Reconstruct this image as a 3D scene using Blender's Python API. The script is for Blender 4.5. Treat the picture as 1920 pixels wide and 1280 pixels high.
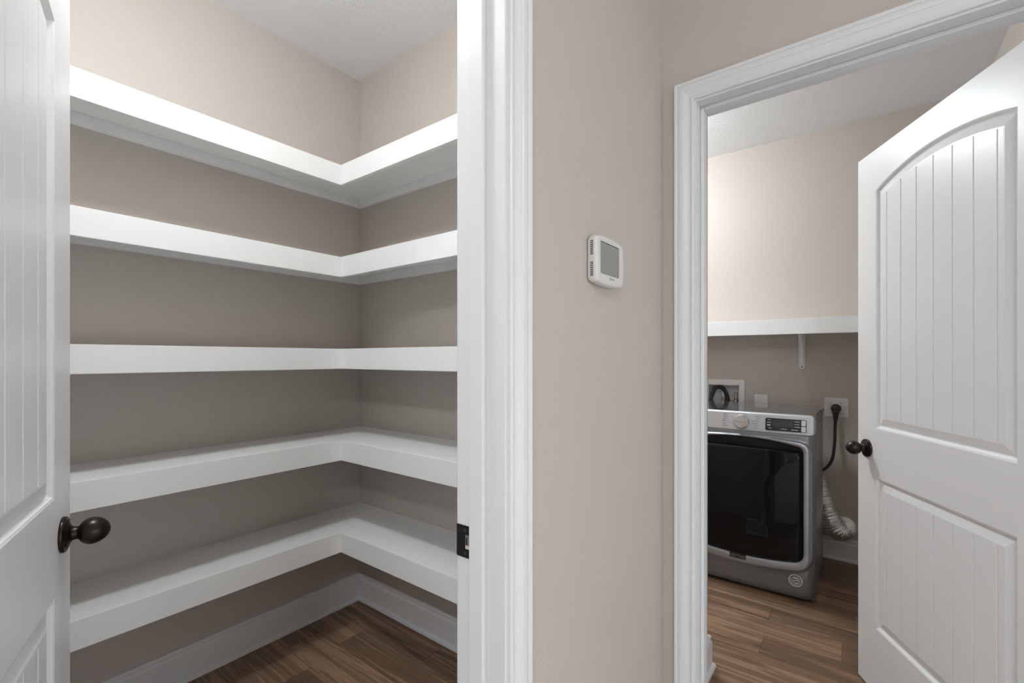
import bpy, bmesh, math, random
from mathutils import Vector, Matrix

for o in list(bpy.data.objects):
    bpy.data.objects.remove(o, do_unlink=True)
scene = bpy.context.scene
COL = scene.collection
R = math.radians
random.seed(7)

# ------------------------------------------------------------------ camera, world, exposure
cam_d = bpy.data.cameras.new('camera')
cam = bpy.data.objects.new('camera', cam_d)
COL.objects.link(cam)
cam_d.sensor_width = 36.0
cam_d.lens = 865.12 / 1920 * 36.0
cam_d.shift_y = 31.0 / 1920
cam_d.clip_start = 0.02
cam.location = (0, 0, 1.266)
cam.rotation_euler = (R(90), 0, R(37.3185 - 90))
scene.camera = cam

world = bpy.data.worlds.new('world')
scene.world = world
world.use_nodes = True
wbg = world.node_tree.nodes['Background']
wbg.inputs[0].default_value = (0.90, 0.955, 1.0, 1)      # overcast daylight coming in through the added openings behind the camera
wbg.inputs[1].default_value = 2.9

scene.view_settings.view_transform = 'Standard'
scene.view_settings.look = 'None'
scene.view_settings.gamma = 1
scene.view_settings.use_curve_mapping = False
scene.view_settings.exposure = 0.0

PANTRY_LAMP = 160.0
HALL_LAMP = 215.0
LAUNDRY_LAMP = 116.0

# ------------------------------------------------------------------ key dimensions (metres)
X1, Y1 = 1.457, 2.1243          # pantry right wall face, pantry back wall face
Y0 = 0.5075                     # hall wall face (thermostat)
X2 = 1.457                      # laundry door wall face towards the hall
WT = 0.115                      # wall thickness
X3 = 3.558                      # laundry back wall face
YLR = -0.511                    # laundry right wall face
ZC = 2.7286                     # ceiling
PX0, PX1 = -0.072, 0.645        # pantry door opening
LY0, LY1 = -0.411, 0.4050       # laundry door opening
DH = 2.046                      # opening height

# ------------------------------------------------------------------ materials
def nmat(name, col, rough=0.5, metal=0.0, spec=0.5, coat=0.0):
    m = bpy.data.materials.new(name)
    m.use_nodes = True
    b = m.node_tree.nodes['Principled BSDF']
    b.inputs['Base Color'].default_value = (*col, 1)
    b.inputs['Roughness'].default_value = rough
    b.inputs['Metallic'].default_value = metal
    b.inputs['Specular IOR Level'].default_value = spec
    b.inputs['Coat Weight'].default_value = coat
    return m

def N(m, t, **kw):
    n = m.node_tree.nodes.new(t)
    for k, v in kw.items():
        setattr(n, k, v)
    return n

def L(m, a, b):
    m.node_tree.links.new(a, b)

def bump(m, scale, strength, dist=0.001, detail=3, vec_scale=None, mottle=0.0):
    b = m.node_tree.nodes['Principled BSDF']
    geo = N(m, 'ShaderNodeNewGeometry')
    src = geo.outputs['Position']
    if vec_scale:
        mp = N(m, 'ShaderNodeMapping')
        mp.inputs['Scale'].default_value = vec_scale
        L(m, src, mp.inputs['Vector']); src = mp.outputs['Vector']
    nz = N(m, 'ShaderNodeTexNoise')
    nz.inputs['Scale'].default_value = scale
    nz.inputs['Detail'].default_value = detail
    L(m, src, nz.inputs['Vector'])
    bp = N(m, 'ShaderNodeBump')
    bp.inputs['Strength'].default_value = strength
    bp.inputs['Distance'].default_value = dist
    L(m, nz.outputs['Fac'], bp.inputs['Height'])
    L(m, bp.outputs['Normal'], b.inputs['Normal'])
    if mottle:
        base = tuple(b.inputs['Base Color'].default_value)
        n2 = N(m, 'ShaderNodeTexNoise'); n2.inputs['Scale'].default_value = 6.0
        L(m, src, n2.inputs['Vector'])
        mx = N(m, 'ShaderNodeMix', data_type='RGBA')
        mx.inputs['A'].default_value = tuple(c * (1 - mottle) for c in base[:3]) + (1,)
        mx.inputs['B'].default_value = tuple(min(1, c * (1 + mottle)) for c in base[:3]) + (1,)
        L(m, n2.outputs['Fac'], mx.inputs['Factor'])
        L(m, mx.outputs['Result'], b.inputs['Base Color'])
    return m

M_wall = bump(nmat('greige_wall_paint', (0.565, 0.508, 0.463), 0.55, spec=0.35), 130, 0.9, 0.002, 3, mottle=0.02)
M_ceil = bump(nmat('ceiling_paint', (0.82, 0.83, 0.835), 0.8, spec=0.2), 90, 0.7, 0.003, 3)
M_trim = bump(nmat('white_trim_paint', (0.76, 0.76, 0.765), 0.35, spec=0.4), 40, 0.03, 0.001, 2)
M_shelf = bump(nmat('white_shelf_paint', (0.87, 0.87, 0.865), 0.42, spec=0.4), 60, 0.06, 0.001, 2, mottle=0.01)
M_door = bump(nmat('white_door_paint', (0.85, 0.85, 0.855), 0.33, spec=0.4), 30, 0.03, 0.001, 2)
M_bronze = nmat('oil_rubbed_bronze', (0.035, 0.026, 0.022), 0.30, 0.85, 0.5)
M_black = nmat('black_plastic', (0.012, 0.012, 0.013), 0.4)
M_strike = bump(nmat('black_strike_plate', (0.012, 0.012, 0.013), 0.38, 0.4), 500, 0.2, 0.0005)
M_wood_raw = nmat('pale_mortise_wood', (0.62, 0.56, 0.52), 0.7)
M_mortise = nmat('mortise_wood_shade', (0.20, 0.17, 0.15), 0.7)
M_cream = nmat('thermostat_plastic', (0.70, 0.68, 0.655), 0.38)
M_screen = nmat('thermostat_screen', (0.25, 0.24, 0.225), 0.12, 0.0, 0.6)
M_slot = nmat('dark_slot', (0.03, 0.028, 0.026), 0.6)
M_logo = nmat('grey_print', (0.28, 0.27, 0.26), 0.5)
M_white_pl = nmat('white_plastic', (0.78, 0.77, 0.77), 0.35)
M_dry = nmat('dryer_slate_metal', (0.285, 0.30, 0.325), 0.36, 0.80)
M_bezel_sheen = nmat('dryer_bezel_sheen', (0.44, 0.46, 0.49), 0.32, 0.75)  # paler than the front metal to stand in for a bright reflection
M_dry_side = nmat('dryer_side_metal', (0.32, 0.335, 0.36), 0.28, 0.8)
M_dry_top = nmat('dryer_top_gloss', (0.22, 0.23, 0.24), 0.07, 0.75)
M_silver = bump(nmat('brushed_silver_panel', (0.62, 0.635, 0.66), 0.36, 0.72), 300, 0.05, 0.0005, 2, vec_scale=(1, 0.05, 1))
M_chrome = nmat('brushed_chrome', (0.72, 0.72, 0.73), 0.18, 1.0)
M_glass = nmat('black_door_glass', (0.006, 0.006, 0.007), 0.035, 0.0, 0.28)
M_display = nmat('grey_display', (0.055, 0.055, 0.057), 0.2)
M_print_lt = nmat('pale_print', (0.75, 0.75, 0.75), 0.5)
M_print_dk = nmat('dark_print', (0.12, 0.12, 0.12), 0.5)
M_button = nmat('pale_button', (0.70, 0.70, 0.70), 0.4)
M_badge = nmat('dark_badge', (0.015, 0.015, 0.016), 0.3)
M_badge_txt = nmat('badge_letters', (0.22, 0.22, 0.22), 0.3, 0.6)
M_sticker = nmat('silver_sticker', (0.33, 0.33, 0.33), 0.35, 0.3)
M_brass = nmat('valve_metal', (0.45, 0.43, 0.40), 0.3, 0.9)
M_redv = nmat('red_valve_handle', (0.25, 0.03, 0.03), 0.4)
M_cord = nmat('brown_black_rubber', (0.028, 0.024, 0.021), 0.5)
M_foil = bump(nmat('foil_duct', (0.86, 0.85, 0.83), 0.30, 0.95), 50, 0.8, 0.008, 3)
M_sub = nmat('subfloor', (0.05, 0.035, 0.025), 0.8)
M_bounce = bump(nmat('bounce_carpet', (0.60, 0.585, 0.56), 0.95, spec=0.1), 300, 0.6, 0.004)

def emat(name, col, s):
    m = bpy.data.materials.new(name); m.use_nodes = True
    nt = m.node_tree; nt.nodes.clear()
    e = nt.nodes.new('ShaderNodeEmission'); o = nt.nodes.new('ShaderNodeOutputMaterial')
    e.inputs[0].default_value = (*col, 1); e.inputs[1].default_value = s
    nt.links.new(e.outputs[0], o.inputs[0])
    return m

def wood():
    m = nmat('walnut_plank', (0.1, 0.06, 0.04), 0.38, spec=0.45)
    b = m.node_tree.nodes['Principled BSDF']
    geo = N(m, 'ShaderNodeNewGeometry'); oi = N(m, 'ShaderNodeObjectInfo')
    mul = N(m, 'ShaderNodeMath', operation='MULTIPLY'); mul.inputs[1].default_value = 61.7
    L(m, oi.outputs['Random'], mul.inputs[0])
    cmb = N(m, 'ShaderNodeCombineXYZ')
    for i in range(3): L(m, mul.outputs[0], cmb.inputs[i])
    add = N(m, 'ShaderNodeVectorMath', operation='ADD')
    L(m, geo.outputs['Position'], add.inputs[0]); L(m, cmb.outputs[0], add.inputs[1])
    def noise(sc, s, det, rough=0.55, dist=0.0):
        mp = N(m, 'ShaderNodeMapping'); mp.inputs['Scale'].default_value = sc
        L(m, add.outputs[0], mp.inputs['Vector'])
        n = N(m, 'ShaderNodeTexNoise'); n.inputs['Scale'].default_value = s
        n.inputs['Detail'].default_value = det; n.inputs['Roughness'].default_value = rough
        n.inputs['Distortion'].default_value = dist
        L(m, mp.outputs['Vector'], n.inputs['Vector'])
        return n.outputs['Fac']
    broad = noise((20, 1.0, 1), 1.0, 4, 0.6, 1.4)
    fine = noise((190, 3.5, 1), 1.0, 4, 0.65, 0.4)
    ring = N(m, 'ShaderNodeMath', operation='MULTIPLY'); ring.inputs[1].default_value = 34.0
    L(m, broad, ring.inputs[0])
    sn = N(m, 'ShaderNodeMath', operation='SINE'); L(m, ring.outputs[0], sn.inputs[0])
    r1 = N(m, 'ShaderNodeMath', operation='MULTIPLY_ADD'); r1.inputs[1].default_value = 0.06; L(m, sn.outputs[0], r1.inputs[0]); L(m, broad, r1.inputs[2])
    r2 = N(m, 'ShaderNodeMath', operation='MULTIPLY_ADD'); r2.inputs[1].default_value = 0.55; L(m, fine, r2.inputs[0]); L(m, r1.outputs[0], r2.inputs[2])
    r3 = N(m, 'ShaderNodeMath', operation='MULTIPLY_ADD'); r3.inputs[1].default_value = 0.16; L(m, oi.outputs['Random'], r3.inputs[0]); L(m, r2.outputs[0], r3.inputs[2])
    cr = N(m, 'ShaderNodeValToRGB')
    el = cr.color_ramp.elements
    el[0].position = 0.50; el[0].color = (0.068, 0.040, 0.024, 1)
    el[1].position = 1.12; el[1].color = (0.325, 0.207, 0.130, 1)
    e = cr.color_ramp.elements.new(0.84); e.color = (0.185, 0.113, 0.069, 1)
    el[-1].position = 1.0
    L(m, r3.outputs[0], cr.inputs['Fac'])
    L(m, cr.outputs['Color'], b.inputs['Base Color'])
    bp = N(m, 'ShaderNodeBump'); bp.inputs['Strength'].default_value = 0.12; bp.inputs['Distance'].default_value = 0.0006
    L(m, fine, bp.inputs['Height']); L(m, bp.outputs['Normal'], b.inputs['Normal'])
    return m
M_plank = wood()

# ------------------------------------------------------------------ object helpers
def tag(o, label=None, cat=None, group=None, kind=None):
    if label: o['label'] = label
    if cat: o['category'] = cat
    if group: o['group'] = group
    if kind: o['kind'] = kind
    return o

def empty(name, loc, label, cat, group=None, kind=None, rz=0.0):
    o = bpy.data.objects.new(name, None)
    COL.objects.link(o)
    o.empty_display_size = 0.05
    o.location = loc
    o.rotation_euler = (0, 0, rz)
    return tag(o, label, cat, group, kind)

def wpos(o):
    p = Vector((0, 0, 0))
    while o is not None:
        p = p + Vector(o.location); o = o.parent
    return p

def obj(name, bm, mat, parent=None, local=False, smooth=False, bevel=0.0, seg=2):
    """bm holds world coordinates (local=True: coordinates of the parent)."""
    me = bpy.data.meshes.new(name)
    if bm is not None:
        bmesh.ops.recalc_face_normals(bm, faces=bm.faces[:])
        if not local and parent is not None:
            bmesh.ops.translate(bm, verts=bm.verts[:], vec=-wpos(parent))
        bm.to_mesh(me); bm.free()
    me.materials.append(mat)
    o = bpy.data.objects.new(name, me)
    COL.objects.link(o)
    if parent is not None: o.parent = parent
    if smooth:
        for p in me.polygons: p.use_smooth = True
    if bevel:
        md = o.modifiers.new('bevel', 'BEVEL'); md.width = bevel; md.segments = seg
        md.limit_method = 'ANGLE'; md.angle_limit = R(35)
    return o

def box(bm, x0, x1, y0, y1, z0, z1):
    v = [bm.verts.new(p) for p in ((x0,y0,z0),(x1,y0,z0),(x1,y1,z0),(x0,y1,z0),(x0,y0,z1),(x1,y0,z1),(x1,y1,z1),(x0,y1,z1))]
    for f in ((0,3,2,1),(4,5,6,7),(0,1,5,4),(1,2,6,5),(2,3,7,6),(3,0,4,7)):
        bm.faces.new([v[i] for i in f])
    return bm

def boxes(*bs):
    bm = bmesh.new()
    for b in bs: box(bm, *b)
    return bm

def loft(rings, closed=True, caps=True):
    """rings: list of lists of points of equal length."""
    bm = bmesh.new()
    vs = [[bm.verts.new(p) for p in r] for r in rings]
    n = len(rings[0])
    for a, b in zip(vs, vs[1:]):
        for i in range(n if closed else n - 1):
            j = (i + 1) % n
            bm.faces.new((a[i], a[j], b[j], b[i]))
    if caps and closed:
        bm.faces.new(vs[0][::-1]); bm.faces.new(vs[-1])
    return bm

def lathe(profile, origin, axis, seg=32, cap=True):
    """profile: (radius, distance along axis)."""
    a = Vector(axis).normalized()
    u = a.orthogonal().normalized(); w = a.cross(u)
    rings = []
    for r, d in profile:
        rings.append([Vector(origin) + a * d + (u * math.cos(2*math.pi*k/seg) + w * math.sin(2*math.pi*k/seg)) * max(r, 1e-5) for k in range(seg)])
    return loft(rings, True, cap)

def tube(pts, rad, seg=12):
    P = [Vector(p) for p in pts]
    rings = []
    prev = None
    for i, p in enumerate(P):
        t = (P[min(i+1, len(P)-1)] - P[max(i-1, 0)]).normalized()
        u = t.orthogonal().normalized() if prev is None else (prev - t * prev.dot(t)).normalized()
        prev = u; w = t.cross(u)
        r = rad(i) if callable(rad) else rad
        rings.append([p + (u * math.cos(2*math.pi*k/seg) + w * math.sin(2*math.pi*k/seg)) * r for k in range(seg)])
    return loft(rings)

def spline(ctrl, n):
    """Catmull-Rom through the control points."""
    C = [Vector(c) for c in ctrl]
    C = [C[0] * 2 - C[1]] + C + [C[-1] * 2 - C[-2]]
    out = []
    m = len(C) - 3
    for k in range(n + 1):
        s = k / n * m; i = min(int(s), m - 1); t = s - i
        a, b, c, d = C[i:i+4]
        out.append(0.5 * ((2*b) + (c-a)*t + (2*a-5*b+4*c-d)*t*t + (3*b-a-3*c+d)*t**3))
    return out

def text_mesh(body, size, extrude=0.0002, bold=0.0):
    cu = bpy.data.curves.new('lettering', 'FONT')
    cu.body = body; cu.size = size; cu.extrude = extrude; cu.align_x = 'CENTER'; cu.align_y = 'CENTER'; cu.offset = bold
    cu.resolution_u = 3
    o = bpy.data.objects.new('lettering_tmp', cu); COL.objects.link(o)
    dg = bpy.context.evaluated_depsgraph_get()
    me = bpy.data.meshes.new_from_object(o.evaluated_get(dg))
    bpy.data.objects.remove(o, do_unlink=True); bpy.data.curves.remove(cu)
    return me

# ------------------------------------------------------------------ the shell
def struct(name, bm, mat, label, cat, **k):
    o = obj(name, bm, mat, **k)
    return tag(o, label, cat, kind='structure')

HX0, HY0 = -3.2, -3.4           # the hall behind the camera
struct('wall_hall_front', boxes(
    (HX0, PX0-0.02, Y0, Y0+WT, 0, ZC), (PX1+0.02, X2, Y0, Y0+WT, 0, ZC), (PX0-0.02, PX1+0.02, Y0, Y0+WT, DH+0.02, ZC)),
    M_wall, 'greige textured hall wall carrying the thermostat beside the pantry opening', 'wall')
struct('wall_hall_right', boxes(
    (X2, X2+WT, HY0, -3.2, 0, ZC), (X2, X2+WT, -1.3, LY0-0.02, 0, ZC), (X2, X2+WT, -3.2, -1.3, 1.80, ZC), (X2, X2+WT, -3.2, -1.3, 0, 0.05), (X2, X2+WT, LY1+0.02, Y1+WT, 0, ZC), (X2, X2+WT, LY0-0.02, LY1+0.02, DH+0.02, ZC)),  # includes an unseen window opening added to light the open pantry door
    M_wall, 'greige wall around the laundry doorway, running on as the right side of the pantry', 'wall')
struct('wall_pantry_back', boxes((-1.1, X1, Y1, Y1+WT, 0, ZC)), M_wall, 'greige pantry back wall behind the long shelf runs', 'wall')
struct('wall_pantry_left', boxes((-1.1-WT, -1.1, Y0+WT, Y1+WT, 0, ZC)), M_wall, 'greige pantry side wall hidden behind the open pantry door', 'wall')
# washer box hole in the laundry back wall
BY0, BY1, BZ0, BZ1 = 0.698, 0.905, 0.90, 1.0745
struct('wall_laundry_back', boxes(
    (X3, X3+WT, YLR-WT, BY0, 0, ZC), (X3, X3+WT, BY1, 2.3, 0, ZC), (X3, X3+WT, BY0, BY1, 0, BZ0), (X3, X3+WT, BY0, BY1, BZ1, ZC),
    (X3+0.10, X3+WT, BY0, BY1, BZ0, BZ1)),
    M_wall, 'greige laundry wall behind the dryer and the white shelf', 'wall')
struct('wall_laundry_right', boxes((X2+WT, X3, YLR-WT, YLR, 0, ZC)), M_wall, 'greige laundry wall behind the open laundry door', 'wall')
struct('wall_laundry_left', boxes((X2+WT, X3, 2.2, 2.2+WT, 0, ZC)), M_wall, 'greige laundry wall out of sight to the left', 'wall')
struct('wall_laundry_stub', boxes((X2+WT, 1.985, Y0, Y0+WT, 0, ZC)), M_wall, 'short greige wall end just inside the laundry doorway', 'wall')
# hall behind the camera: walls with wide openings shaped and placed to let daylight in
struct('wall_hall_back', boxes((HX0, X2, HY0-WT, HY0, 0, 0.05), (HX0, X2, HY0-WT, HY0, 1.80, ZC), (HX0, -0.7, HY0-WT, HY0, 0.05, 1.80), (X2-0.1, X2, HY0-WT, HY0, 0.05, 1.80)),
       M_wall, 'greige hall wall behind the viewer with a wide opening shaped for daylight', 'wall')
struct('wall_hall_left', boxes((HX0-WT, HX0, HY0, Y0, 0, 0.05), (HX0-WT, HX0, HY0, Y0, 1.80, ZC), (HX0-WT, HX0, HY0, HY0+0.3, 0.05, 1.80), (HX0-WT, HX0, Y0-1.7, Y0, 0.05, 1.80)),
       M_wall, 'greige hall wall to the far left with a wide opening shaped for daylight', 'wall')
struct('ceiling', boxes((HX0-WT, X3+WT, HY0-WT, 2.4, ZC, ZC+0.1)), M_ceil, 'white textured ceiling over pantry, hall and laundry', 'ceiling')

# floor: every plank a piece of its own
fl = struct('floor', boxes((HX0-WT, X3+WT, HY0-WT, 2.4, -0.05, -0.008)), M_sub, 'brown walnut plank floor of pantry, hall and laundry', 'floor')
PW, PL_, GAP = 0.1515, 1.22, 0.0012
rng = random.Random(3)
fixed = {0: 1.85, 1: 1.4676, 7: 0.36, 8: 0.0745}
pcache = {}
def plank(x, ya, yb):
    ln = round(yb - ya, 4)
    if ln < 0.02: return
    if ln not in pcache:
        bm = bmesh.new()
        a, b, c = GAP/2, PW-GAP/2, 0.0012
        y_a, y_b = GAP/2, ln-GAP/2
        lo = [bm.verts.new(p) for p in ((a,y_a,-0.008),(b,y_a,-0.008),(b,y_b,-0.008),(a,y_b,-0.008))]
        mi = [bm.verts.new(p) for p in ((a,y_a,-0.0005),(b,y_a,-0.0005),(b,y_b,-0.0005),(a,y_b,-0.0005))]
        hi = [bm.verts.new(p) for p in ((a+c,y_a+c,0),(b-c,y_a+c,0),(b-c,y_b-c,0),(a+c,y_b-c,0))]
        for u, w in ((lo, mi), (mi, hi)):
            for i in range(4): bm.faces.new((u[i], u[(i+1)%4], w[(i+1)%4], w[i]))
        bm.faces.new(hi); bm.faces.new(lo[::-1])
        me = bpy.data.meshes.new('plank'); bm.to_mesh(me); bm.free()
        me.materials.append(M_plank); pcache[ln] = me
    o = bpy.data.objects.new('plank', pcache[ln]); COL.objects.link(o)
    o.parent = fl; o.location = (x, ya, 0)
k0 = math.floor((-1.1 - 1.155) / PW); k1 = math.ceil((X3 - 1.155) / PW)
for k in range(k0, k1):
    x = 1.155 + k * PW
    ph = fixed.get(k, rng.uniform(0, PL_))
    top = Y1 + 0.05
    lo = Y0 + 0.002 if x < X2 - 0.1 else YLR - 0.05
    j = ph - math.ceil((ph - lo) / PL_) * PL_
    while j < top:
        plank(x, max(j, lo), min(j + PL_, top)); j += PL_

struct('floor_bounce', boxes((HX0, X2, HY0, Y0, -0.008, 0.004)), M_bounce, 'pale carpet added behind the viewer to bounce light upward', 'bounce carpet')  # pale sheet added out of view to bounce daylight up the walls

# ------------------------------------------------------------------ trim: baseboards and casings
BASE = [(0, 0), (0.0265, 0), (0.0265, 0.004), (0.0255, 0.009), (0.0225, 0.0145), (0.0180, 0.0180), (0.0145, 0.019),
        (0.0145, 0.100), (0.0140, 0.105), (0.0110, 0.111), (0.0095, 0.116), (0.0095, 0.119), (0.0110, 0.121), (0.0115, 0.125),
        (0.0100, 0.130), (0.0065, 0.134), (0.0, 0.135)]
def sweep(profile, path, outs):
    """profile (out, up); path: list of (x, y); outs: mitre vector at each path point."""
    rings = []
    for (x, y), (ox, oy) in zip(path, outs):
        rings.append([(x + ox*d, y + oy*d, h) for d, h in profile])
    return loft(rings)
def baseboard(name, path, outs, label):
    return struct(name, sweep(BASE, path, outs), M_trim, label, 'baseboard')
baseboard('baseboard_pantry', [(-1.1, Y0+WT), (-1.1, Y1), (X1, Y1), (X1, Y0+WT)], [(1, 0), (1, -1), (-1, -1), (-1, 0)], 'white moulded baseboard running round the pantry floor')
baseboard('baseboard_laundry_back', [(X3, 2.2), (X3, YLR), (X2+WT+0.08, YLR)], [(-1, 0), (-1, 1), (0, 1)], 'white baseboard along the laundry wall beneath the dryer hose')
baseboard('baseboard_laundry_stub', [(X2+WT, Y0), (1.985, Y0), (1.985, Y0+WT), (X2+WT, Y0+WT)], [(0, -1), (1, -1), (1, 1), (0, 1)], 'white baseboard wrapping the wall end inside the laundry doorway')
baseboard('baseboard_hall', [(PX1+0.064, Y0), (X2, Y0)], [(0, -1), (0, -1)], 'white baseboard under the thermostat between the two doorways')

CAS = [(0, 0), (0, 0.0075), (0.0015, 0.0095), (0.0040, 0.0105), (0.0075, 0.0100), (0.0085, 0.0085), (0.0120, 0.0085), (0.0180, 0.0100),
       (0.0240, 0.0125), (0.0290, 0.0140), (0.0300, 0.0155), (0.0380, 0.0165), (0.0440, 0.0160), (0.0450, 0.0148), (0.0462, 0.0148),
       (0.0472, 0.0168), (0.0520, 0.0180), (0.0555, 0.0176), (0.0570, 0.0160), (0.0570, 0)]
def casing(mapf, a0, a1, top, parent):
    """mapf(along, out, z) -> world point; opening edges a0 < a1 with a 6 mm reveal."""
    r = 0.006
    e0, e1, t = a0 - r, a1 + r, top + r
    obj('casing', loft([[mapf(e0-w, d, z0 if z0 == 0 else t+w) for w, d in CAS] for z0 in (0, 1)]), M_trim, parent)
    obj('casing', loft([[mapf(e1+w, d, z0 if z0 == 0 else t+w) for w, d in CAS] for z0 in (0, 1)]), M_trim, parent)
    obj('head_casing', loft([[mapf(e0-w, d, t+w) for w, d in CAS], [mapf(e1+w, d, t+w) for w, d in CAS]]), M_trim, parent)

fr1 = empty('trim_1', ((PX0+PX1)/2, Y0+WT/2, 0), 'white moulded door frame of the pantry opening with black strike plate', 'door frame', kind='structure')
casing(lambda a, d, z: (a, Y0-d, z), PX0, PX1, DH, fr1)
casing(lambda a, d, z: (a, Y0+WT+d, z), PX0, PX1, DH, fr1)
SY0, SY1 = Y0+0.043, Y0+WT-0.037
obj('jamb', boxes((PX1, PX1+0.0195, Y0-0.0005, Y0+WT+0.0005, 0, DH+0.0195)), M_trim, fr1, bevel=0.0012)
obj('jamb', boxes((PX0-0.0195, PX0, Y0-0.0005, Y0+WT+0.0005, 0, DH+0.0195)), M_trim, fr1, bevel=0.0012)
obj('head_jamb', boxes((PX0, PX1, Y0-0.0005, Y0+WT+0.0005, DH, DH+0.0195)), M_trim, fr1, bevel=0.0012)
obj('door_stop', boxes((PX1-0.011, PX1, SY0, SY1, 0, DH)), M_trim, fr1, bevel=0.003, seg=3)
obj('door_stop', boxes((PX0, PX0+0.011, SY0, SY1, 0, DH)), M_trim, fr1, bevel=0.003, seg=3)
obj('head_door_stop', boxes((PX0+0.011, PX1-0.011, SY0, SY1, DH-0.011, DH)), M_trim, fr1, bevel=0.003, seg=3)

fr2 = empty('trim_2', (X2+WT/2, (LY0+LY1)/2, 0), 'white moulded door frame around the laundry doorway', 'door frame', kind='structure')
casing(lambda a, d, z: (X2-d, a, z), LY0, LY1, DH, fr2)
casing(lambda a, d, z: (X2+WT+d, a, z), LY0, LY1, DH, fr2)
SX0, SX1 = X2+0.040, X2+WT-0.037
obj('jamb', boxes((X2-0.0005, X2+WT+0.0005, LY1, LY1+0.0195, 0, DH+0.0195)), M_trim, fr2, bevel=0.0012)
obj('jamb', boxes((X2-0.0005, X2+WT+0.0005, LY0-0.0195, LY0, 0, DH+0.0195)), M_trim, fr2, bevel=0.0012)
obj('head_jamb', boxes((X2-0.0005, X2+WT+0.0005, LY0, LY1, DH, DH+0.0195)), M_trim, fr2, bevel=0.0012)
obj('door_stop', boxes((SX0, SX1, LY1-0.011, LY1, 0, DH)), M_trim, fr2, bevel=0.003, seg=3)
obj('door_stop', boxes((SX0, SX1, LY0, LY0+0.011, 0, DH)), M_trim, fr2, bevel=0.003, seg=3)
obj('head_door_stop', boxes((SX0, SX1, LY0+0.011, LY1-0.011, DH-0.011, DH)), M_trim, fr2, bevel=0.003, seg=3)

# strike plate on the pantry jamb
def strike():
    zc, h = 0.917, 0.0305
    ya, yb = SY1 + 0.0015, Y0 + WT + 0.0005
    xf = PX1 - 0.0018
    bm = bmesh.new()
    hy0, hy1 = ya + 0.0005, ya + 0.0165
    box(bm, xf, PX1, ya, yb, zc + 0.0135, zc + h)
    box(bm, xf, PX1, ya, yb, zc - h, zc - 0.0135)
    box(bm, xf, PX1, hy1, yb, zc - 0.0135, zc + 0.0135)
    # curved lip past the jamb edge
    rings = []
    for k in range(6):
        t = k / 5
        y = yb + 0.006 * t; x = xf + 0.006 * t * t
        hh = h - 0.006 * t * t
        rings.append([(x, y, zc - hh), (x + 0.0015, y, zc - hh), (x + 0.0015, y, zc + hh), (x, y, zc + hh)])
    b2 = loft(rings)
    me = bpy.data.meshes.new('t'); b2.to_mesh(me); b2.free(); bm.from_mesh(me); bpy.data.meshes.remove(me)
    p = tag(obj('strike_plate', bm, M_strike, fr1, bevel=0.0008), 'black strike plate')
    obj('mortise', boxes((PX1 - 0.0004, PX1 + 0.0002, hy0, hy1, zc - 0.0135, zc + 0.0135)), M_mortise, p)
    obj('mortise_wood', boxes((PX1 - 0.0009, PX1 - 0.0003, hy0 + 0.001, hy1 - 0.001, zc - 0.0135, zc - 0.0070)), M_wood_raw, p)
    obj('latch_tongue', boxes((PX1 - 0.0013, PX1 - 0.0003, hy1 - 0.0055, hy1 - 0.0025, zc - 0.006, zc + 0.008)), M_black, p)
    for s in (-1, 1):
        obj('screw', lathe([(0.0036, 0), (0.0030, 0.0006), (0.0, 0.0007)], (xf, (ya + yb)/2 - 0.002, zc + s*0.0215), (-1, 0, 0), 14), M_slot, p)
strike()

# ------------------------------------------------------------------ doors
DT = 0.035
STILE = 0.114
ZB, ZL0, ZL1, ZA, ARCH = 0.243, 0.808, 0.991, 1.880, 0.050
DOORH = 2.032
def outline(x0, x1, zb, zt, rise, d, n=24):
    """panel outline inset by d; counter-clockwise from bottom left."""
    xa, xb = x0 + d, x1 - d
    pts = [(xa, zb + d), (xb, zb + d)]
    if rise <= 0:
        pts += [(xb, zt - d), (xa, zt - d)]
        return pts
    half = (x1 - x0) / 2; Rr = (half*half + rise*rise) / (2*rise)
    cz = zt + rise - Rr; xm = (x0 + x1)/2
    for k in range(n + 1):
        x = xb + (xa - xb) * k / n
        pts.append((x, cz + math.sqrt((Rr - d)**2 - (x - xm)**2)))
    return pts
def archz(x, x0, x1, zt, rise, d):
    if rise <= 0: return zt - d
    half = (x1 - x0) / 2; Rr = (half*half + rise*rise) / (2*rise)
    return zt + rise - Rr + math.sqrt((Rr - d)**2 - (x - (x0 + x1)/2)**2)

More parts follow.
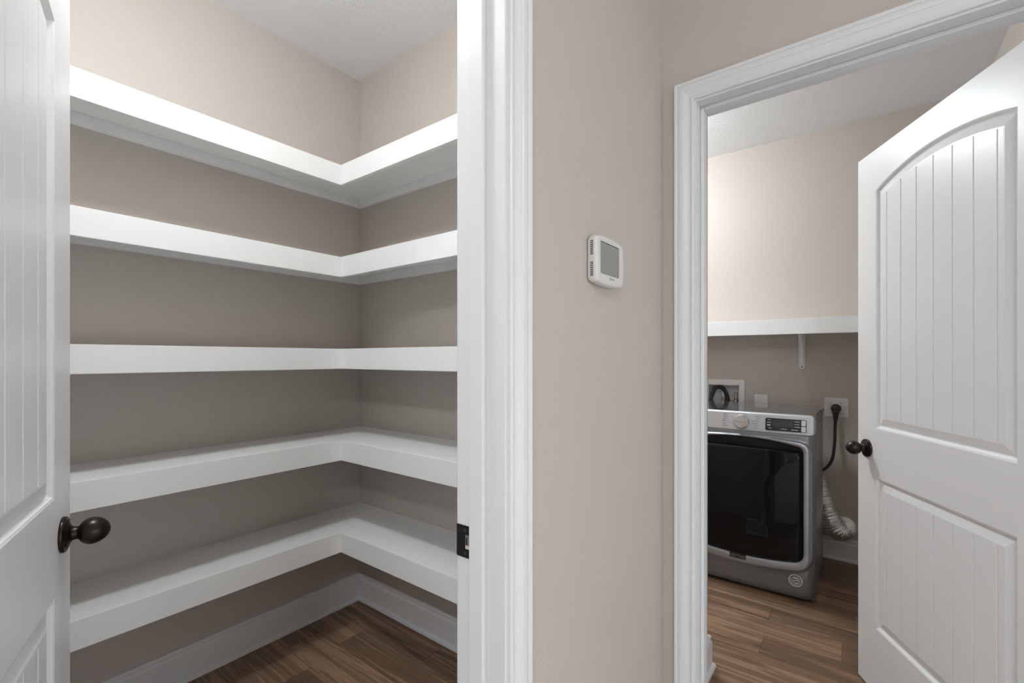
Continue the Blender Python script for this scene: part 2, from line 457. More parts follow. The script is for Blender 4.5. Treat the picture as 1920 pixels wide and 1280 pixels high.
def door(name, origin, rz, w, grooves, label, y_off):
    """local x from hinge to free edge, y through the thickness (centre y_off), z up."""
    root = empty(name, origin, label, 'door', kind='structure', rz=rz)
    x0, x1 = STILE, w - STILE
    panels = ((ZL1, ZA, ARCH), (ZB, ZL0, 0.0))
    # slab: stiles, rails and edges
    bm = bmesh.new()
    for s in (-1, 1):
        y = y_off + s*DT/2
        def face(pts):
            vs = [bm.verts.new((x, y, z)) for x, z in pts]
            bm.faces.new(vs if s < 0 else vs[::-1])
        face([(0, 0), (x0, 0), (x0, DOORH), (0, DOORH)])
        face([(x1, 0), (w, 0), (w, DOORH), (x1, DOORH)])
        face([(x0, 0), (x1, 0), (x1, ZB), (x0, ZB)])
        face([(x0, ZL0), (x1, ZL0), (x1, ZL1), (x0, ZL1)])
        n = 24
        for k in range(n):
            xa = x0 + (x1-x0)*k/n; xb = x0 + (x1-x0)*(k+1)/n
            face([(xa, archz(xa, x0, x1, ZA, ARCH, 0)), (xb, archz(xb, x0, x1, ZA, ARCH, 0)), (xb, DOORH), (xa, DOORH)])
    ya, yb = y_off - DT/2, y_off + DT/2
    for q in (((0,ya,0),(0,yb,0),(0,yb,DOORH),(0,ya,DOORH)), ((w,ya,0),(w,ya,DOORH),(w,yb,DOORH),(w,yb,0)),
              ((0,ya,0),(w,ya,0),(w,yb,0),(0,yb,0)), ((0,ya,DOORH),(0,yb,DOORH),(w,yb,DOORH),(w,ya,DOORH))):
        bm.faces.new([bm.verts.new(p) for p in q])
    bmesh.ops.remove_doubles(bm, verts=bm.verts[:], dist=1e-5)
    obj('slab', bm, M_door, root, local=True, bevel=0.0)
    INS = 0.0445
    for zb, zt, rise in panels:
        for s in (-1, 1):
            yf = y_off + s*DT/2
            prof = [(0.0, 0.0), (0.0025, 0.0012), (0.0045, 0.0018), (0.0060, 0.0040), (0.0110, 0.0085), (0.0140, 0.0092), (0.0400, 0.0022), (INS, 0.0020), (INS, 0.0060)]
            rings = [[(x, yf - s*dep, z) for x, z in outline(x0, x1, zb, zt, rise, d)] for d, dep in prof]
            bm = loft(rings, True, False)
            # backing of the field, seen only in the grooves
            o = outline(x0, x1, zb, zt, rise, INS)
            bm.faces.new([bm.verts.new((x, yf - s*0.0055, z)) for x, z in o])
            bmesh.ops.remove_doubles(bm, verts=bm.verts[:], dist=1e-5)
            pn = obj('panel', bm, M_door, root, local=True)
            # planks of the field
            ed = [x0 + INS] + list(grooves) + [x1 - INS]
            for a, b in zip(ed, ed[1:]):
                first, last = a == ed[0], b == ed[-1]
                c = 0.0024
                cols = [(a, 0.0020 if first else 0.0046)]
                if not first: cols.append((a + c, 0.0020))
                m = 5 if rise > 0 else 1
                aa = a if first else a + c; bb = b if last else b - c
                for k in range(1, m): cols.append((aa + (bb-aa)*k/m, 0.0020))
                if not last: cols.append((b - c, 0.0020))
                cols.append((b, 0.0020 if last else 0.0046))
                q = bmesh.new()
                fr = []
                for x, dep in cols:
                    xz = min(max(x, x0+INS), x1-INS)
                    t = archz(xz, x0, x1, zt, rise, INS)
                    fr.append([q.verts.new((x, yf - s*dep, zb+INS)), q.verts.new((x, yf - s*dep, t)),
                               q.verts.new((x, yf - s*0.0055, t)), q.verts.new((x, yf - s*0.0055, zb+INS))])
                for u, v in zip(fr, fr[1:]):
                    for i in range(4): q.faces.new((u[i], u[(i+1)%4], v[(i+1)%4], v[i]))
                q.faces.new(fr[0]); q.faces.new(fr[-1][::-1])
                obj('plank', q, M_door, pn, local=True)
    # knobs
    for s in (-1, 1):
        yf = y_off + s*DT/2
        kx, kz = w - 0.060, 0.908
        ro = obj('rosette', lathe([(0.0345, 0), (0.0345, 0.003), (0.0335, 0.006), (0.0310, 0.0075), (0.0300, 0.0068), (0.0285, 0.0070), (0.0265, 0.0095), (0.0200, 0.0120), (0.0150, 0.0140), (0.0132, 0.0165), (0.0124, 0.0200), (0.0124, 0.0250), (0.0, 0.0260)],
            (kx, yf, kz), (0, s, 0), 40), M_bronze, root, local=True, smooth=True)
        tag(ro, 'dark bronze rosette')
        pr = []
        for k in range(21):
            t = k/20
            a = math.pi*t
            r = 0.0262*math.sin(a)*(1.0 - 0.10*math.cos(a)*-1)
            pr.append((max(r, 0.0), 0.0215 + 0.0255*(1-math.cos(a))))
        pr[0] = (0.0124, 0.0215); pr[1] = (0.0126, pr[1][1])
        kn = obj('knob', lathe(pr, (kx, yf, kz), (0, s, 0), 40), M_bronze, root, local=True, smooth=True)
        tag(kn, 'dark bronze egg-shaped knob')
        obj('screw', lathe([(0.003, 0.006), (0.0026, 0.0086), (0, 0.0088)], (kx + 0.022, yf, kz - 0.016), (0, s, 0), 12), M_chrome, ro, local=True)
    # latch on the free edge
    obj('latch_plate', boxes((w - 0.0005, w + 0.0008, y_off - 0.0125, y_off + 0.0125, 0.908 - 0.0285, 0.908 + 0.0285)), M_bronze, root, local=True)
    obj('latch_bolt', boxes((w, w + 0.009, y_off - 0.006, y_off + 0.006, 0.908 - 0.008, 0.908 + 0.008)), M_chrome, root, local=True, bevel=0.002)
    for z in (0.2, 1.02, 1.83):
        obj('hinge', lathe([(0.006, 0), (0.006, 0.09)], (-0.004, y_off + (DT/2 + 0.003)*(1 if y_off > 0 else -1), z), (0, 0, 1), 12), M_bronze, root, local=True)
    return root

A1 = R(70.6); W1 = 0.711
F1 = Vector((0.2045, 1.3042))
h1 = F1 - W1 * Vector((math.cos(A1), math.sin(A1)))
door('door_1', (h1.x, h1.y, 0.012), A1, W1, [W1/2 + 0.0762*k for k in (-2, -1, 0, 1, 2)],
     'white arched plank-panel door standing open into the pantry at far left', DT/2)
A2 = R(27.46); W2 = 0.813
F2 = Vector((2.2957, 0.0174))
h2 = F2 - W2 * Vector((math.cos(A2), math.sin(A2)))
door('door_2', (h2.x, h2.y, 0.012), A2, W2, [W2/2 + 0.0768*k for k in (-3, -2, -1, 0, 1, 2, 3)],
     'white arched plank-panel door standing open into the laundry at far right', -DT/2)

# ------------------------------------------------------------------ pantry shelves
S = 0.3062
XS, YS = X1 - S, Y1 - S
TH = 0.0875
levels = [2.110, 1.708, 1.3064, 0.9058, 0.5042]
lab = ['topmost L-shaped white pantry shelf, just under the pale upper wall',
       'second L-shaped white pantry shelf from the top',
       'middle L-shaped white pantry shelf, at eye level and seen edge on',
       'fourth L-shaped white pantry shelf from the top, just above the door knob',
       'lowest L-shaped white pantry shelf, just above the baseboard']
for t, lb in zip(levels, lab):
    r = empty('pantry_shelf', (X1, Y1, t - TH), lb, 'shelf', 'L-shaped shelves round the pantry')
    b = 0.018
    obj('shelf_board', boxes((-1.1, XS + b, YS + b, Y1, t - 0.018, t)), M_shelf, r)
    obj('shelf_board', boxes((XS + b, X1, Y0 + WT, Y1, t - 0.018, t)), M_shelf, r)
    obj('fascia', boxes((-1.1, XS + b, YS, YS + b, t - TH, t)), M_shelf, r, bevel=0.0012)
    obj('fascia', boxes((XS, XS + b, Y0 + WT, YS, t - TH, t)), M_shelf, r, bevel=0.0012)
    obj('cleat', boxes((-1.1, 0.98, Y1 - 0.030, Y1, t - 0.056, t - 0.018)), M_shelf, r, bevel=0.001)
    obj('cleat', boxes((0.98, X1, Y1 - 0.018, Y1, t - 0.056, t - 0.018)), M_shelf, r, bevel=0.001)
    obj('cleat', boxes((X1 - 0.018, X1, Y0 + WT, Y1 - 0.018, t - 0.056, t - 0.018)), M_shelf, r, bevel=0.001)

# ------------------------------------------------------------------ thermostat
def thermostat():
    xc, zc = 1.0215, 1.4945
    hw, hz, bul = 0.0735, 0.0525, 0.0062
    r = empty('thermostat', (xc, Y0, zc - 0.058), 'cream rectangular thermostat with grey screen on the hall wall', 'thermostat')
    def ring(sx, y):
        P = []
        n = 12
        cr = 0.010
        def edge(x, z):  # bulging sides
            return (x * (1 + bul*0.55/hw * (1 - (z/hz)**2)) if x > 0 else x), z * (1 + bul/hz * (1 - (x/hw)**2))
        base = []
        for cx, cz, a0 in ((hw-cr, -hz+cr, -90), (hw-cr, hz-cr, 0), (-hw+cr, hz-cr, 90), (-hw+cr, -hz+cr, 180)):
            for k in range(5):
                a = R(a0 + 90*k/4); base.append((cx + cr*math.cos(a), cz + cr*math.sin(a)))
        full = []
        for i, p in enumerate(base):
            q = base[(i+1) % len(base)]
            d = math.hypot(q[0]-p[0], q[1]-p[1])
            m = 10 if d > 0.03 else 1
            for k in range(m): full.append((p[0] + (q[0]-p[0])*k/m, p[1] + (q[1]-p[1])*k/m))
        for x, z in full:
            x2, z2 = edge(x, z)
            P.append((xc + x2*sx[0] , y, zc + z2*sx[1]))
        return P
    rings = [ring((0.96, 0.95), Y0), ring((0.97, 0.96), Y0-0.004), ring((0.985, 0.98), Y0-0.006), ring((1, 1), Y0-0.012), ring((1, 1), Y0-0.019), ring((0.985, 0.978), Y0-0.0235), ring((0.955, 0.935), Y0-0.026), ring((0.90, 0.86), Y0-0.0270)]
    # front bezel drops to the screen opening
    sx, sz = 0.0505, 0.0372
    zoff = 0.0048; xoff = -0.0045
    def rect(y, e):
        out = []
        for p in rings[0]:
            dx, dz = p[0]-xc, p[2]-zc
            k = max(abs(dx)/(sx+e), abs(dz)/(sz+e))
            out.append((xc + xoff + dx/k, y, zc + zoff + dz/k))
        return out
    rings += [rect(Y0-0.0272, 0.001), rect(Y0-0.0250, 0.0)]
    obj('housing', loft(rings), M_cream, r, smooth=True).modifiers.new('w', 'WEIGHTED_NORMAL')
    sc = obj('screen', boxes((xc+xoff-sx+0.0002, xc+xoff+sx-0.0002, Y0-0.0256, Y0-0.0235, zc+zoff-sz+0.0002, zc+zoff+sz-0.0002)), M_screen, r)
    obj('screen_border', boxes((xc+xoff-sx, xc+xoff+sx, Y0-0.0258, Y0-0.0254, zc+zoff+sz-0.0018, zc+zoff+sz), (xc+xoff+sx-0.0012, xc+xoff+sx, Y0-0.0258, Y0-0.0254, zc+zoff-sz, zc+zoff+sz)), M_slot, sc)
    for g in (0, 1):
        for k in range(8):
            z = zc + (0.0095 + 0.0042*k) * (1 if g else -1)
            obj('vent_slot', boxes((xc-hw-0.0005, xc-hw+0.001, Y0-0.0175, Y0-0.0100, z-0.0011, z+0.0011)), M_slot, r)
    lx, lz = xc - 0.004, zc - 0.0400
    obj('logo_mark', lathe([(0.0040, 0), (0.0040, 0.0004), (0.0022, 0.0004), (0.0022, 0)], (lx, Y0-0.0272, lz), (0, -1, 0), 18, cap=False), M_logo, r)
    me = text_mesh('TRANE', 0.0042)
    o = bpy.data.objects.new('logo_lettering', me); COL.objects.link(o); me.materials.append(M_logo)
    o.parent = r; o.location = Vector((lx + 0.0135, Y0-0.0273, lz - 0.0004)) - Vector(r.location); o.rotation_euler = (R(90), 0, 0)
thermostat()

# ------------------------------------------------------------------ laundry: dryer
DY0, DY1 = 0.195, 0.881
DYC = (DY0 + DY1)/2; DHW = (DY1 - DY0)/2
DXF = 2.775
dr = empty('dryer', (3.1, DYC, 0), 'slate grey front-loading dryer with black glass door in the laundry', 'dryer')
def front_x(y, z):
    u = abs(y - DYC)/DHW
    x = DXF + 0.008*u**2 + 0.030*max(0, (u - 0.90)/0.10)**2.2
    if z < 0.15: x += 0.020*((0.15 - z)/0.15)**1.3
    return x
# door outline in (y, z): smiling bottom, rounded corners
def door_out(e, ztop, zside=0.262, zbot=0.192, hwid=0.292, rc=0.05, n=8, topdrop=0.0):
    """outline grown outward by e."""
    w = hwid + e; pts = []
    rt = max(rc*0.6 + e, 0.004); rb = rc + e
    zt = ztop + e - topdrop
    def zb(y):
        u = min(1, abs(y)/hwid); return zbot - e + (0.026)*u**2
    # counter-clockwise seen from the front (y to the left): start bottom centre
    m = 14
    lim = w - rb
    P = []
    for k in range(m+1):
        y = -lim + 2*lim*k/m; P.append((y, zb(y)))
    z0 = zb(lim)
    for k in range(1, n+1):
        a = R(-90 + 90*k/n); P.append((lim + rb*math.cos(a), z0 + rb + rb*math.sin(a)))
    for k in range(0, n+1):
        a = R(90*k/n); P.append((w - rt + rt*math.cos(a), zt - rt + rt*math.sin(a)))
    for k in range(1, 14):
        y = (w - rt)*(1 - 2*k/14)
        P.append((y, zt + topdrop*(1 - (abs(y)/(w - rt))**2.2)))
    for k in range(0, n+1):
        a = R(90 + 90*k/n); P.append((-w + rt + rt*math.cos(a), zt - rt + rt*math.sin(a)))
    for k in range(0, n):
        a = R(180 + 90*k/n); P.append((-lim + rb*math.cos(a), z0 + rb + rb*math.sin(a)))
    return P
def dring(e, ztop, dx, **k):
    return [(front_x(DYC + y, z) + dx, DYC + y, z) for y, z in door_out(e, ztop, **k)]
# front panel: from the outer rectangle in to the door recess
def front_panel():
    ztop, zbot = 0.868, 0.022
    inner = door_out(0.0, 0.838, topdrop=0.028)
    def rect(e):
        out = []
        for y, z in inner:
            dy, dz = y, z - 0.45
            hy, hz0, hz1 = DHW - e, 0.45 - zbot - e, ztop - 0.45 - e*0.2
            k = max(abs(dy)/hy, (dz/hz1 if dz > 0 else -dz/hz0))
            out.append((dy/k, 0.45 + dz/k))
        for cy, cz in ((-hy, zbot+e), (hy, zbot+e), (-hy, ztop-e*0.2), (hy, ztop-e*0.2)):   # keep the square corners
            i = min(range(len(out)), key=lambda q: (out[q][0]-cy)**2 + (out[q][1]-cz)**2)
            out[i] = (cy, cz)
        return out
    rings = []
    back = rect(0.0)
    rings.append([(2.86, DYC + y, z) for y, z in back])
    rings.append([(front_x(DYC + y, z) + 0.006, DYC + y, z) for y, z in back])
    far = rect(0.006)
    rings.append([(front_x(DYC + y, z), DYC + y, z) for y, z in far])
    rim = door_out(0.050, 0.800, topdrop=0.012); 
    rim = [(min(max(y, -DHW+0.008), DHW-0.008), min(z, 0.864)) for y, z in rim]
    for t in (0.25, 0.5, 0.75, 1.0):
        pts = [(a[0]*(1-t) + b[0]*t, a[1]*(1-t) + b[1]*t) for a, b in zip(far, rim)]
        rings.append([(front_x(DYC + y, z), DYC + y, z) for y, z in pts])
    rim2 = [(min(max(y, -DHW+0.012), DHW-0.012), min(z, 0.862)) for y, z in door_out(0.040, 0.805, topdrop=0.012)]
    rings.append([(front_x(DYC + y, z) - 0.010, DYC + y, z) for y, z in rim2])
    rings.append([(front_x(DYC + y, z) - 0.014, DYC + y, z) for y, z in door_out(0.034, 0.810, topdrop=0.014)])
    rings.append([(front_x(DYC + y, z) - 0.007, DYC + y, z) for y, z in door_out(0.006, 0.834, topdrop=0.026)])
    rings.append([(front_x(DYC + y, z) - 0.005, DYC + y, z) for y, z in door_out(0.001, 0.837, topdrop=0.028)])
    rings.append([(front_x(DYC + y, z) + 0.020, DYC + y, z) for y, z in inner])
    obj('front_panel', loft(rings[:8], True, False), M_dry, dr, smooth=True)
    tag(obj('door_bezel', loft(rings[7:], True, False), M_bezel_sheen, dr, smooth=True), 'grey metal bezel toned paler as a reflection')
front_panel()
def fan(pts_rings):
    bm = loft(pts_rings, True, False)
    return bm
# black frame behind the glass, with the handle pocket above it
base = door_out(-0.001, 0.837, topdrop=0.028)
obj('door_frame', loft([[(front_x(DYC+y, z)+0.004, DYC+y, z) for y, z in base],
                        [(front_x(DYC+y, z)+0.012, DYC+y, z) for y, z in door_out(-0.012, 0.837, topdrop=0.028)],
                        [(DXF+0.014, DYC+y*0.5, 0.5+(z-0.5)*0.5) for y, z in base],
                        [(DXF+0.014, DYC+y*0.02, 0.5+(z-0.5)*0.02) for y, z in base]], True, False), M_black, dr, smooth=True)
g = door_out(-0.005, 0.791, rc=0.045, topdrop=0.006)
rg = [[(front_x(DYC+y, z)+0.010, DYC+y, z) for y, z in g]]
for t, dx in ((1.0, -0.004), (0.985, -0.0095), (0.95, -0.012), (0.85, -0.0145), (0.7, -0.017), (0.5, -0.019), (0.25, -0.0205), (0.02, -0.021)):
    rg.append([(front_x(DYC+y*t, 0.49+(z-0.49)*t)+dx, DYC+y*t, 0.49+(z-0.49)*t) for y, z in g])
dglass = obj('door_glass', loft(rg, True, True), M_glass, dr, smooth=True)

def rrect(y0, y1, z0, z1, rad, n=5):
    P = []
    for cy, cz, a0 in ((y1-rad, z0+rad, -90), (y1-rad, z1-rad, 0), (y0+rad, z1-rad, 90), (y0+rad, z0+rad, 180)):
        for k in range(n+1):
            a = R(a0 + 90*k/n); P.append((cy + rad*math.cos(a), cz + rad*math.sin(a)))
    return P
# cabinet
obj('cabinet', loft([[(x, y, z) for y, z in rrect(DY0+0.004, DY1-0.004, 0.022, 0.958, 0.006)] for x in (2.82, 3.40)]), M_dry_side, dr)
# control panel with rounded ends
cp0, cp1 = 0.866, 0.972
def cpx(z): return 2.762 + (z - cp0)*0.14
rings = []
for e, dx in ((0.0, 0.085), (0.0, 0.012), (0.0015, 0.006), (0.005, 0.0018), (0.010, 0.0)):
    rings.append([(cpx(z) + dx + 0.010*(abs(y-DYC)/DHW)**2, y, z) for y, z in rrect(DY0+e, DY1-e, cp0+e, cp1-e, 0.022-e*0.8)])
obj('control_panel', loft(rings), M_silver, dr, smooth=True).modifiers.new('w', 'WEIGHTED_NORMAL')
# top lid
rings = []
for e, z in ((0.0, 0.955), (0.0, 0.964), (0.003, 0.970), (0.010, 0.9725)):
    rings.append([(x, y, z) for x, y in [(2.800+e*0.5, DY0+e), (3.40-e, DY0+e), (3.40-e, DY1-e), (2.800+e*0.5, DY1-e)]])
obj('top_lid', loft(rings), M_dry_top, dr)
obj('top_trim', boxes((2.83, 3.38, DY0-0.002, DY0+0.010, 0.945, 0.9655)), M_dry_side, dr, bevel=0.003)
for y in (DY0+0.05, DY1-0.05):
    for x in (2.86, 3.36):
        obj('foot', lathe([(0.018, 0), (0.018, 0.008), (0.008, 0.010), (0.008, 0.03)], (x, y, 0), (0, 0, 1), 16), M_black, dr)
# knob
kn = obj('cycle_knob', lathe([(0.040, 0), (0.040, 0.004), (0.0365, 0.006), (0.0360, 0.024), (0.0345, 0.027), (0.0325, 0.028), (0.0, 0.0285)], (cpx(0.92)-0.0005, 0.5325, 0.918), (-1, 0, 0.14), 40), M_chrome, dr)
obj('knob_pointer', boxes((cpx(0.92)-0.0305, cpx(0.92)-0.0280, 0.501, 0.564, 0.921, 0.9225)), M_print_dk, kn)
# printed cycle marks either side of the knob
def mark(y0, y1, z, mat, h=0.0016, par=None, dx=0.0006, name='print_mark'):
    zm = z; x = cpx(zm) + 0.010*((((y0+y1)/2)-DYC)/DHW)**2
    obj(name, boxes((x-dx, x+0.002, y0, y1, z-h/2, z+h/2)), mat, par or dr)
for k, (a, b) in enumerate(((.606,.624), (.600,.627), (.610,.626), (.612,.630), (.615,.629), (.603,.630))):
    mark(a, b, 0.9545-0.0125*k, M_print_dk)
for k, (a, b) in enumerate(((.445,.466), (.446,.462), (.447,.482), (.450,.482), (.451,.467), (.450,.472))):
    mark(a, b, 0.9525-0.0130*k, M_print_dk)
# display
def plate(name, y0, y1, z0, z1, rad, dx, mat, par):
    P = rrect(y0, y1, z0, z1, rad)
    f = lambda y, z: cpx(z) + 0.010*((y-DYC)/DHW)**2
    return obj(name, loft([[(f(y, z)+0.003, y, z) for y, z in P], [(f(y, z)-dx, y, z) for y, z in P]]), mat, par)
dp = plate('display_panel', 0.2315, 0.4164, 0.884, 0.9485, 0.006, 0.0008, M_badge, dr)
plate('screen', 0.288, 0.382, 0.905, 0.943, 0.001, 0.0012, M_display, dp)
plate('button', 0.2345, 0.2540, 0.918, 0.9455, 0.003, 0.0016, M_button, dp)
plate('button', 0.2345, 0.2540, 0.887, 0.9145, 0.004, 0.0016, M_button, dp)
for y0, y1, z in ((.391,.405,.9395), (.389,.409,.926), (.392,.408,.914), (.392,.408,.910), (.387,.402,.897), (.318,.345,.8955), (.268,.297,.8945),
                  (.262,.284,.937), (.263,.284,.923), (.260,.284,.910)):
    mark(y0, y1, z, M_print_lt, 0.0026, dp, 0.0013)
obj('seam_line', boxes((front_x(0.205, 0.767)-0.004, front_x(0.205, 0.767)+0.006, 0.2005, 0.226, 0.7662, 0.7678)), M_chrome, dr)
# badge and sticker
bx = front_x(0.55, 0.183) - 0.0145
bd = tag(obj('badge', boxes((bx, bx+0.008, 0.509, 0.592, 0.1695, 0.1945)), M_badge, dr, bevel=0.001), 'dark badge reading MAYTAG')
def lettering(body, size, loc, mat, par, bold=0.0, roll=0.0, name='lettering'):
    me = text_mesh(body, size, 0.0003, bold)
    me.materials.append(mat)
    o = bpy.data.objects.new(name, me); COL.objects.link(o); o.parent = par
    o.location = Vector(loc) - wpos(par)
    o.rotation_euler = (Matrix.Rotation(R(-90), 4, 'Z') @ Matrix.Rotation(R(90), 4, 'X') @ Matrix.Rotation(roll, 4, 'Z')).to_euler()
    return o
l = lettering('MAYTAG', 0.0205, (bx-0.0004, 0.5505, 0.182), M_badge_txt, bd, 0.0006)
sy, sz = 0.2800, 0.118
sx = front_x(sy, sz) - 0.0012
st = tag(obj('sticker', lathe([(0.0315, 0.004), (0.0315, -0.0012), (0.0295, -0.0014), (0.0, -0.0014)], (sx, sy, sz), (1, 0, 0), 36), M_sticker, dr), 'round silver sticker with swooshes')
obj('sticker_ring', lathe([(0.0312, 0.0014), (0.0312, 0.0018), (0.0285, 0.0018), (0.0285, 0.0014)], (sx, sy, sz), (-1, 0, 0), 36, cap=False), M_button, st)
def swoosh(pts, mat, dx):
    n = len(pts)//2
    bm = bmesh.new()
    vs = [bm.verts.new((sx - dx, sy - a, sz + b)) for a, b in pts]
    bm.faces.new(vs)
    r = bmesh.ops.extrude_face_region(bm, geom=bm.faces[:])
    bmesh.ops.translate(bm, vec=(0.0006, 0, 0), verts=[v for v in r['geom'] if isinstance(v, bmesh.types.BMVert)])
    obj('sticker_stripe', bm, mat, st)
for k, z in enumerate((0.009, -0.002)):
    a0 = -0.010 + 0.007*k
    swoosh([(a0, z), (a0+0.014, z+0.001), (0.017, z-0.003), (0.018, z+0.001), (a0+0.012, z+0.006), (a0+0.002, z+0.007)], M_print_lt, 0.0024)
    swoosh([(a0-0.006, z-0.005), (a0+0.006, z-0.0045), (0.017, z-0.006), (0.017, z-0.003), (a0+0.012, z), (a0-0.002, z)], M_badge, 0.0022)
for a, b in ((-0.007, -0.001), (0.0015, -0.012), (0.010, -0.011)):
    swoosh([(a-0.0035, b-0.002), (a+0.003, b-0.0025), (a+0.0035, b+0.003), (a-0.002, b+0.0035)], M_print_lt, 0.0025)
for k, ch in enumerate('AMERICA'):
    a = R(150 - 20*k)
    lettering(ch, 0.0085, (sx-0.0019, sy - 0.0235*math.cos(a), sz + 0.0235*math.sin(a)), M_badge, st, 0.0003, a - R(90), 'sticker_letter')

# ------------------------------------------------------------------ laundry: wall shelf, plates, hoses
ls = empty('laundry_shelf', (X3, 0.5, 1.4115), 'white wall shelf on a bracket above the dryer', 'shelf')
obj('shelf_board', boxes((X3-0.287, X3, YLR, 1.9, 1.485, 1.503)), M_shelf, ls)
obj('fascia', boxes((X3-0.305, X3-0.287, YLR, 1.9, 1.4115, 1.503)), M_shelf, ls, bevel=0.0012)
obj('cleat', boxes((X3-0.018, X3, YLR, 1.9, 1.447, 1.485)), M_shelf, ls, bevel=0.001)
bk = obj('bracket', None, M_white_pl, ls)
bk_pos = wpos(bk)
BYc = 0.322
def br():
    bm = bmesh.new()
    # wall leg with a rounded foot
    P = [(BYc-0.018, 1.447), (BYc-0.018, 1.212)]
    for k in range(9):
        a = R(180 + 180*k/8); P.append((BYc + 0.018*math.cos(a), 1.212 + 0.018*math.sin(a)))
    P.append((BYc+0.018, 1.447))
    me_r = loft([[(X3-0.006, y, z) for y, z in P], [(X3, y, z) for y, z in P]])
    m = bpy.data.meshes.new('t'); me_r.to_mesh(m); me_r.free(); bm.from_mesh(m); bpy.data.meshes.remove(m)
    box(bm, X3-0.285, X3-0.018, BYc-0.015, BYc+0.015, 1.479, 1.485)
    # curved brace
    pts = spline([(X3-0.006, BYc, 1.222), (X3-0.030, BYc, 1.31), (X3-0.090, BYc, 1.40), (X3-0.200, BYc, 1.465), (X3-0.265, BYc, 1.480)], 18)
    rings = []
    for i, p in enumerate(pts):
        t = (pts[min(i+1, len(pts)-1)] - pts[max(i-1, 0)]).normalized()
        nn = Vector((-t.z, 0, t.x))
        w = 0.0115
        rings.append([p + Vector((0, -w, 0)) + nn*0.006, p + Vector((0, w, 0)) + nn*0.006, p + Vector((0, w, 0)) - nn*0.006, p + Vector((0, -w, 0)) - nn*0.006])
    r2 = loft(rings)
    m = bpy.data.meshes.new('t'); r2.to_mesh(m); r2.free(); bm.from_mesh(m); bpy.data.meshes.remove(m)
    return bm
bm = br(); bmesh.ops.recalc_face_normals(bm, faces=bm.faces[:]); bmesh.ops.translate(bm, verts=bm.verts[:], vec=-bk_pos)
bm.to_mesh(bk.data); bm.free()
md = bk.modifiers.new('bevel', 'BEVEL'); md.width = 0.0012; md.segments = 2
obj('screw', lathe([(0.004, 0), (0.003, 0.0012), (0, 0.0014)], (X3-0.006, BYc, 1.208), (-1, 0, 0), 12), M_slot, bk)

def wall_plate(name, y0, y1, z0, z1, label):
    r = empty(name, (X3, (y0+y1)/2, z0), label, 'wall plate')
    obj('cover_plate', loft([[(X3, y, z) for y, z in rrect(y0, y1, z0, z1, 0.004)], [(X3-0.004, y, z) for y, z in rrect(y0, y1, z0, z1, 0.004)],
                             [(X3-0.0062, y, z) for y, z in rrect(y0+0.004, y1-0.004, z0+0.004, z1-0.004, 0.003)]]), M_white_pl, r)
    return r
wp = wall_plate('wall_plate', 0.519, 0.600, 0.901, 1.0155, 'small white wall plate peeking up behind the dryer top')
obj('socket', boxes((X3-0.0070, X3-0.004, 0.5555, 0.5635, 0.955, 0.961)), M_slot, wp)
wo = wall_plate('dryer_outlet', 0.0755, 0.199, 0.894, 1.0135, 'square white outlet plate with a dark plug to the right of the dryer')
obj('receptacle', lathe([(0.028, 0.004), (0.028, 0.0075), (0.0, 0.0076)], (X3, 0.139, 0.950), (-1, 0, 0), 28), M_white_pl, wo)
for y, z in ((0.165, 0.981), (0.113, 0.981), (0.165, 0.919), (0.113, 0.919)):
    obj('screw', lathe([(0.0035, 0.006), (0.0028, 0.0074), (0, 0.0076)], (X3, y, z), (-1, 0, 0), 10), M_logo, wo)

# power cord: round angled plug and cable
pc = empty('power_cord', (X3-0.03, 0.139, 0.6), 'dark brown power cord hanging from the outlet beside the dryer', 'power cord')
obj('plug', lathe([(0.024, 0.0078), (0.027, 0.012), (0.028, 0.024), (0.026, 0.034), (0.020, 0.040), (0.0, 0.0415)], (X3, 0.139, 0.950), (-1, 0, 0), 28), M_cord, pc, smooth=True)
obj('plug_neck', lathe([(0.021, 0.005), (0.020, 0.022), (0.015, 0.040), (0.012, 0.060), (0.011, 0.075), (0.0, 0.076)], (X3-0.024, 0.139, 0.945), (0, 0.03, -1), 20), M_cord, pc, smooth=True)
obj('cable', tube(spline([(X3-0.024, 0.1405, 0.900), (X3-0.026, 0.1430, 0.82), (X3-0.032, 0.1460, 0.72), (X3-0.045, 0.158, 0.63), (X3-0.062, 0.190, 0.575), (X3-0.075, 0.235, 0.545)], 30), 0.0088, 12), M_cord, pc, smooth=True)

# foil vent duct
ctrl = [(X3-0.070, 0.238, 0.52), (X3-0.070, 0.221, 0.45), (X3-0.072, 0.199, 0.36), (X3-0.082, 0.168, 0.272), (X3-0.080, 0.135, 0.212), (X3-0.045, 0.105, 0.205), (X3, 0.100, 0.207)]
pts = spline(ctrl, 110)
rr = random.Random(5)
jit = [rr.uniform(-0.0035, 0.0035) for _ in range(120)]
du = empty('vent_duct', (X3, 0.10, 0.14), 'crumpled silver foil vent hose running from the wall to behind the dryer', 'vent hose')
obj('foil_hose', tube(pts, lambda i: (0.044 + 0.016*min(1, i/75)) + 0.0026*math.sin(i*1.9) + 0.45*jit[i], 24), M_foil, du)
obj('clamp_ring', lathe([(0.066, 0.0), (0.066, 0.004), (0.058, 0.008), (0.056, 0.020), (0.052, 0.020), (0.052, 0.0)], (X3, 0.100, 0.207), (-1, 0, 0), 32, cap=False), M_foil, du)

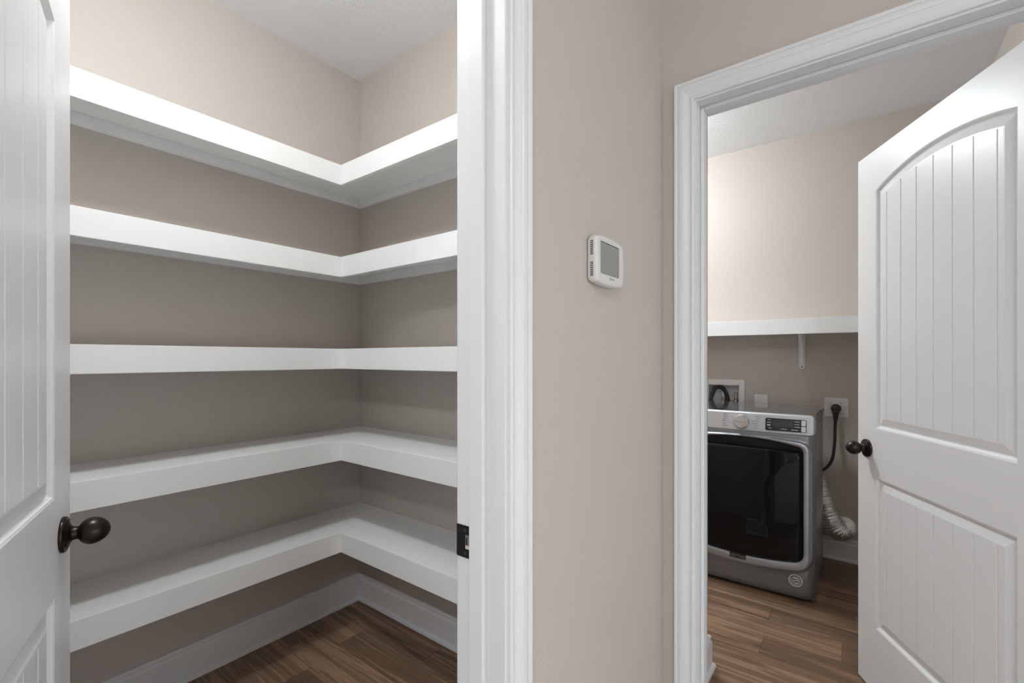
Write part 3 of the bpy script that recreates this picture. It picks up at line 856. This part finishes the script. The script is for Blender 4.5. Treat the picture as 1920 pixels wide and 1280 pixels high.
# recessed washer box
wb = empty('washer_box', (X3, 0.80, BZ0-0.035), 'white recessed washer valve box in the wall behind the dryer', 'valve box')
fo = 0.0345
fr = boxes((X3-0.006, X3, BY0-fo, BY0, BZ0-fo, BZ1+fo+0.004), (X3-0.006, X3, BY1, BY1+fo, BZ0-fo, BZ1+fo+0.004),
           (X3-0.006, X3, BY0, BY1, BZ1, BZ1+fo+0.004), (X3-0.006, X3, BY0, BY1, BZ0-fo, BZ0))
obj('frame', fr, M_white_pl, wb, bevel=0.001)
obj('recess', boxes((X3+0.095, X3+0.0995, BY0, BY1, BZ0, BZ1), (X3-0.001, X3+0.095, BY0, BY0+0.003, BZ0, BZ1), (X3-0.001, X3+0.095, BY1-0.003, BY1, BZ0, BZ1),
                    (X3-0.001, X3+0.095, BY0, BY1, BZ1-0.003, BZ1), (X3-0.001, X3+0.095, BY0, BY1, BZ0, BZ0+0.003)), M_white_pl, wb)
for y, white, hm in ((0.812, True, M_redv), (0.728, False, M_black)):
    v = obj('valve', lathe([(0.011, 0), (0.011, 0.05), (0.015, 0.052), (0.015, 0.068), (0.010, 0.072), (0.010, 0.080), (0.0, 0.081)], (X3+0.045, y, BZ0+0.003), (0, 0, 1), 18), M_brass, wb)
    obj('hose_end', lathe([(0.0095, 0), (0.0095, 0.030), (0.011, 0.034), (0.011, 0.040), (0, 0.041)], (X3+0.045, y, BZ0+0.08), (0, 0, 1), 16), M_white_pl if white else M_brass, v)
    obj('valve_handle', boxes((X3+0.018, X3+0.036, y-0.030, y-0.012, BZ0+0.048, BZ0+0.060), (X3+0.024, X3+0.034, y-0.020, y+0.002, BZ0+0.050, BZ0+0.056)), hm, v, bevel=0.002)
dh = empty('drain_hose', (X3, 0.82, 0.80), 'black corrugated drain hose arching into the washer box', 'hose')
hp = spline([(X3-0.055, 0.905, 0.70), (X3-0.040, 0.895, 0.85), (X3-0.020, 0.880, 0.98), (X3+0.005, 0.862, 1.040), (X3+0.018, 0.835, 1.057), (X3+0.030, 0.805, 1.040), (X3+0.036, 0.785, 0.99), (X3+0.040, 0.775, 0.915)], 70)
obj('hose', tube(hp, lambda i: 0.0135 + 0.0010*math.sin(i*2.1), 14), M_black, dh, smooth=True)

# ------------------------------------------------------------------ ceiling lamps (out of view): flush mounted domes
def lamp(loc, drop, flat, strength, col, rad, label):
    r = empty('ceiling_lamp', (loc[0], loc[1], ZC), label, 'ceiling lamp')
    o = (loc[0], loc[1], ZC)
    obj('lamp_canopy', lathe([(rad*0.6, 0), (rad*0.6, 0.010), (rad*0.4, 0.016), (0.008, 0.018), (0.008, drop), (0, drop)], o, (0, 0, -1), 32), M_white_pl, r)
    hh = rad*flat
    pr = [(rad*math.sin(a), drop + hh*(1 - math.cos(a))) for a in [R(9*k) for k in range(21)]]
    obj('lamp_globe', lathe(pr, o, (0, 0, -1), 32), emat('lamp_glow', col, strength), r)
lamp((0.33, 1.16), 0.14, 0.5, PANTRY_LAMP, (0.95, 0.985, 1.0), 0.08, 'round flush ceiling lamp over the pantry')
lamp((-1.2, -0.75), 0.04, 0.26, HALL_LAMP, (0.97, 0.985, 1.0), 0.12, 'round flush ceiling lamp over the hall')
lamp((2.68, 1.36), 0.07, 0.5, LAUNDRY_LAMP, (0.90, 0.96, 1.0), 0.14, 'round flush ceiling lamp over the laundry')
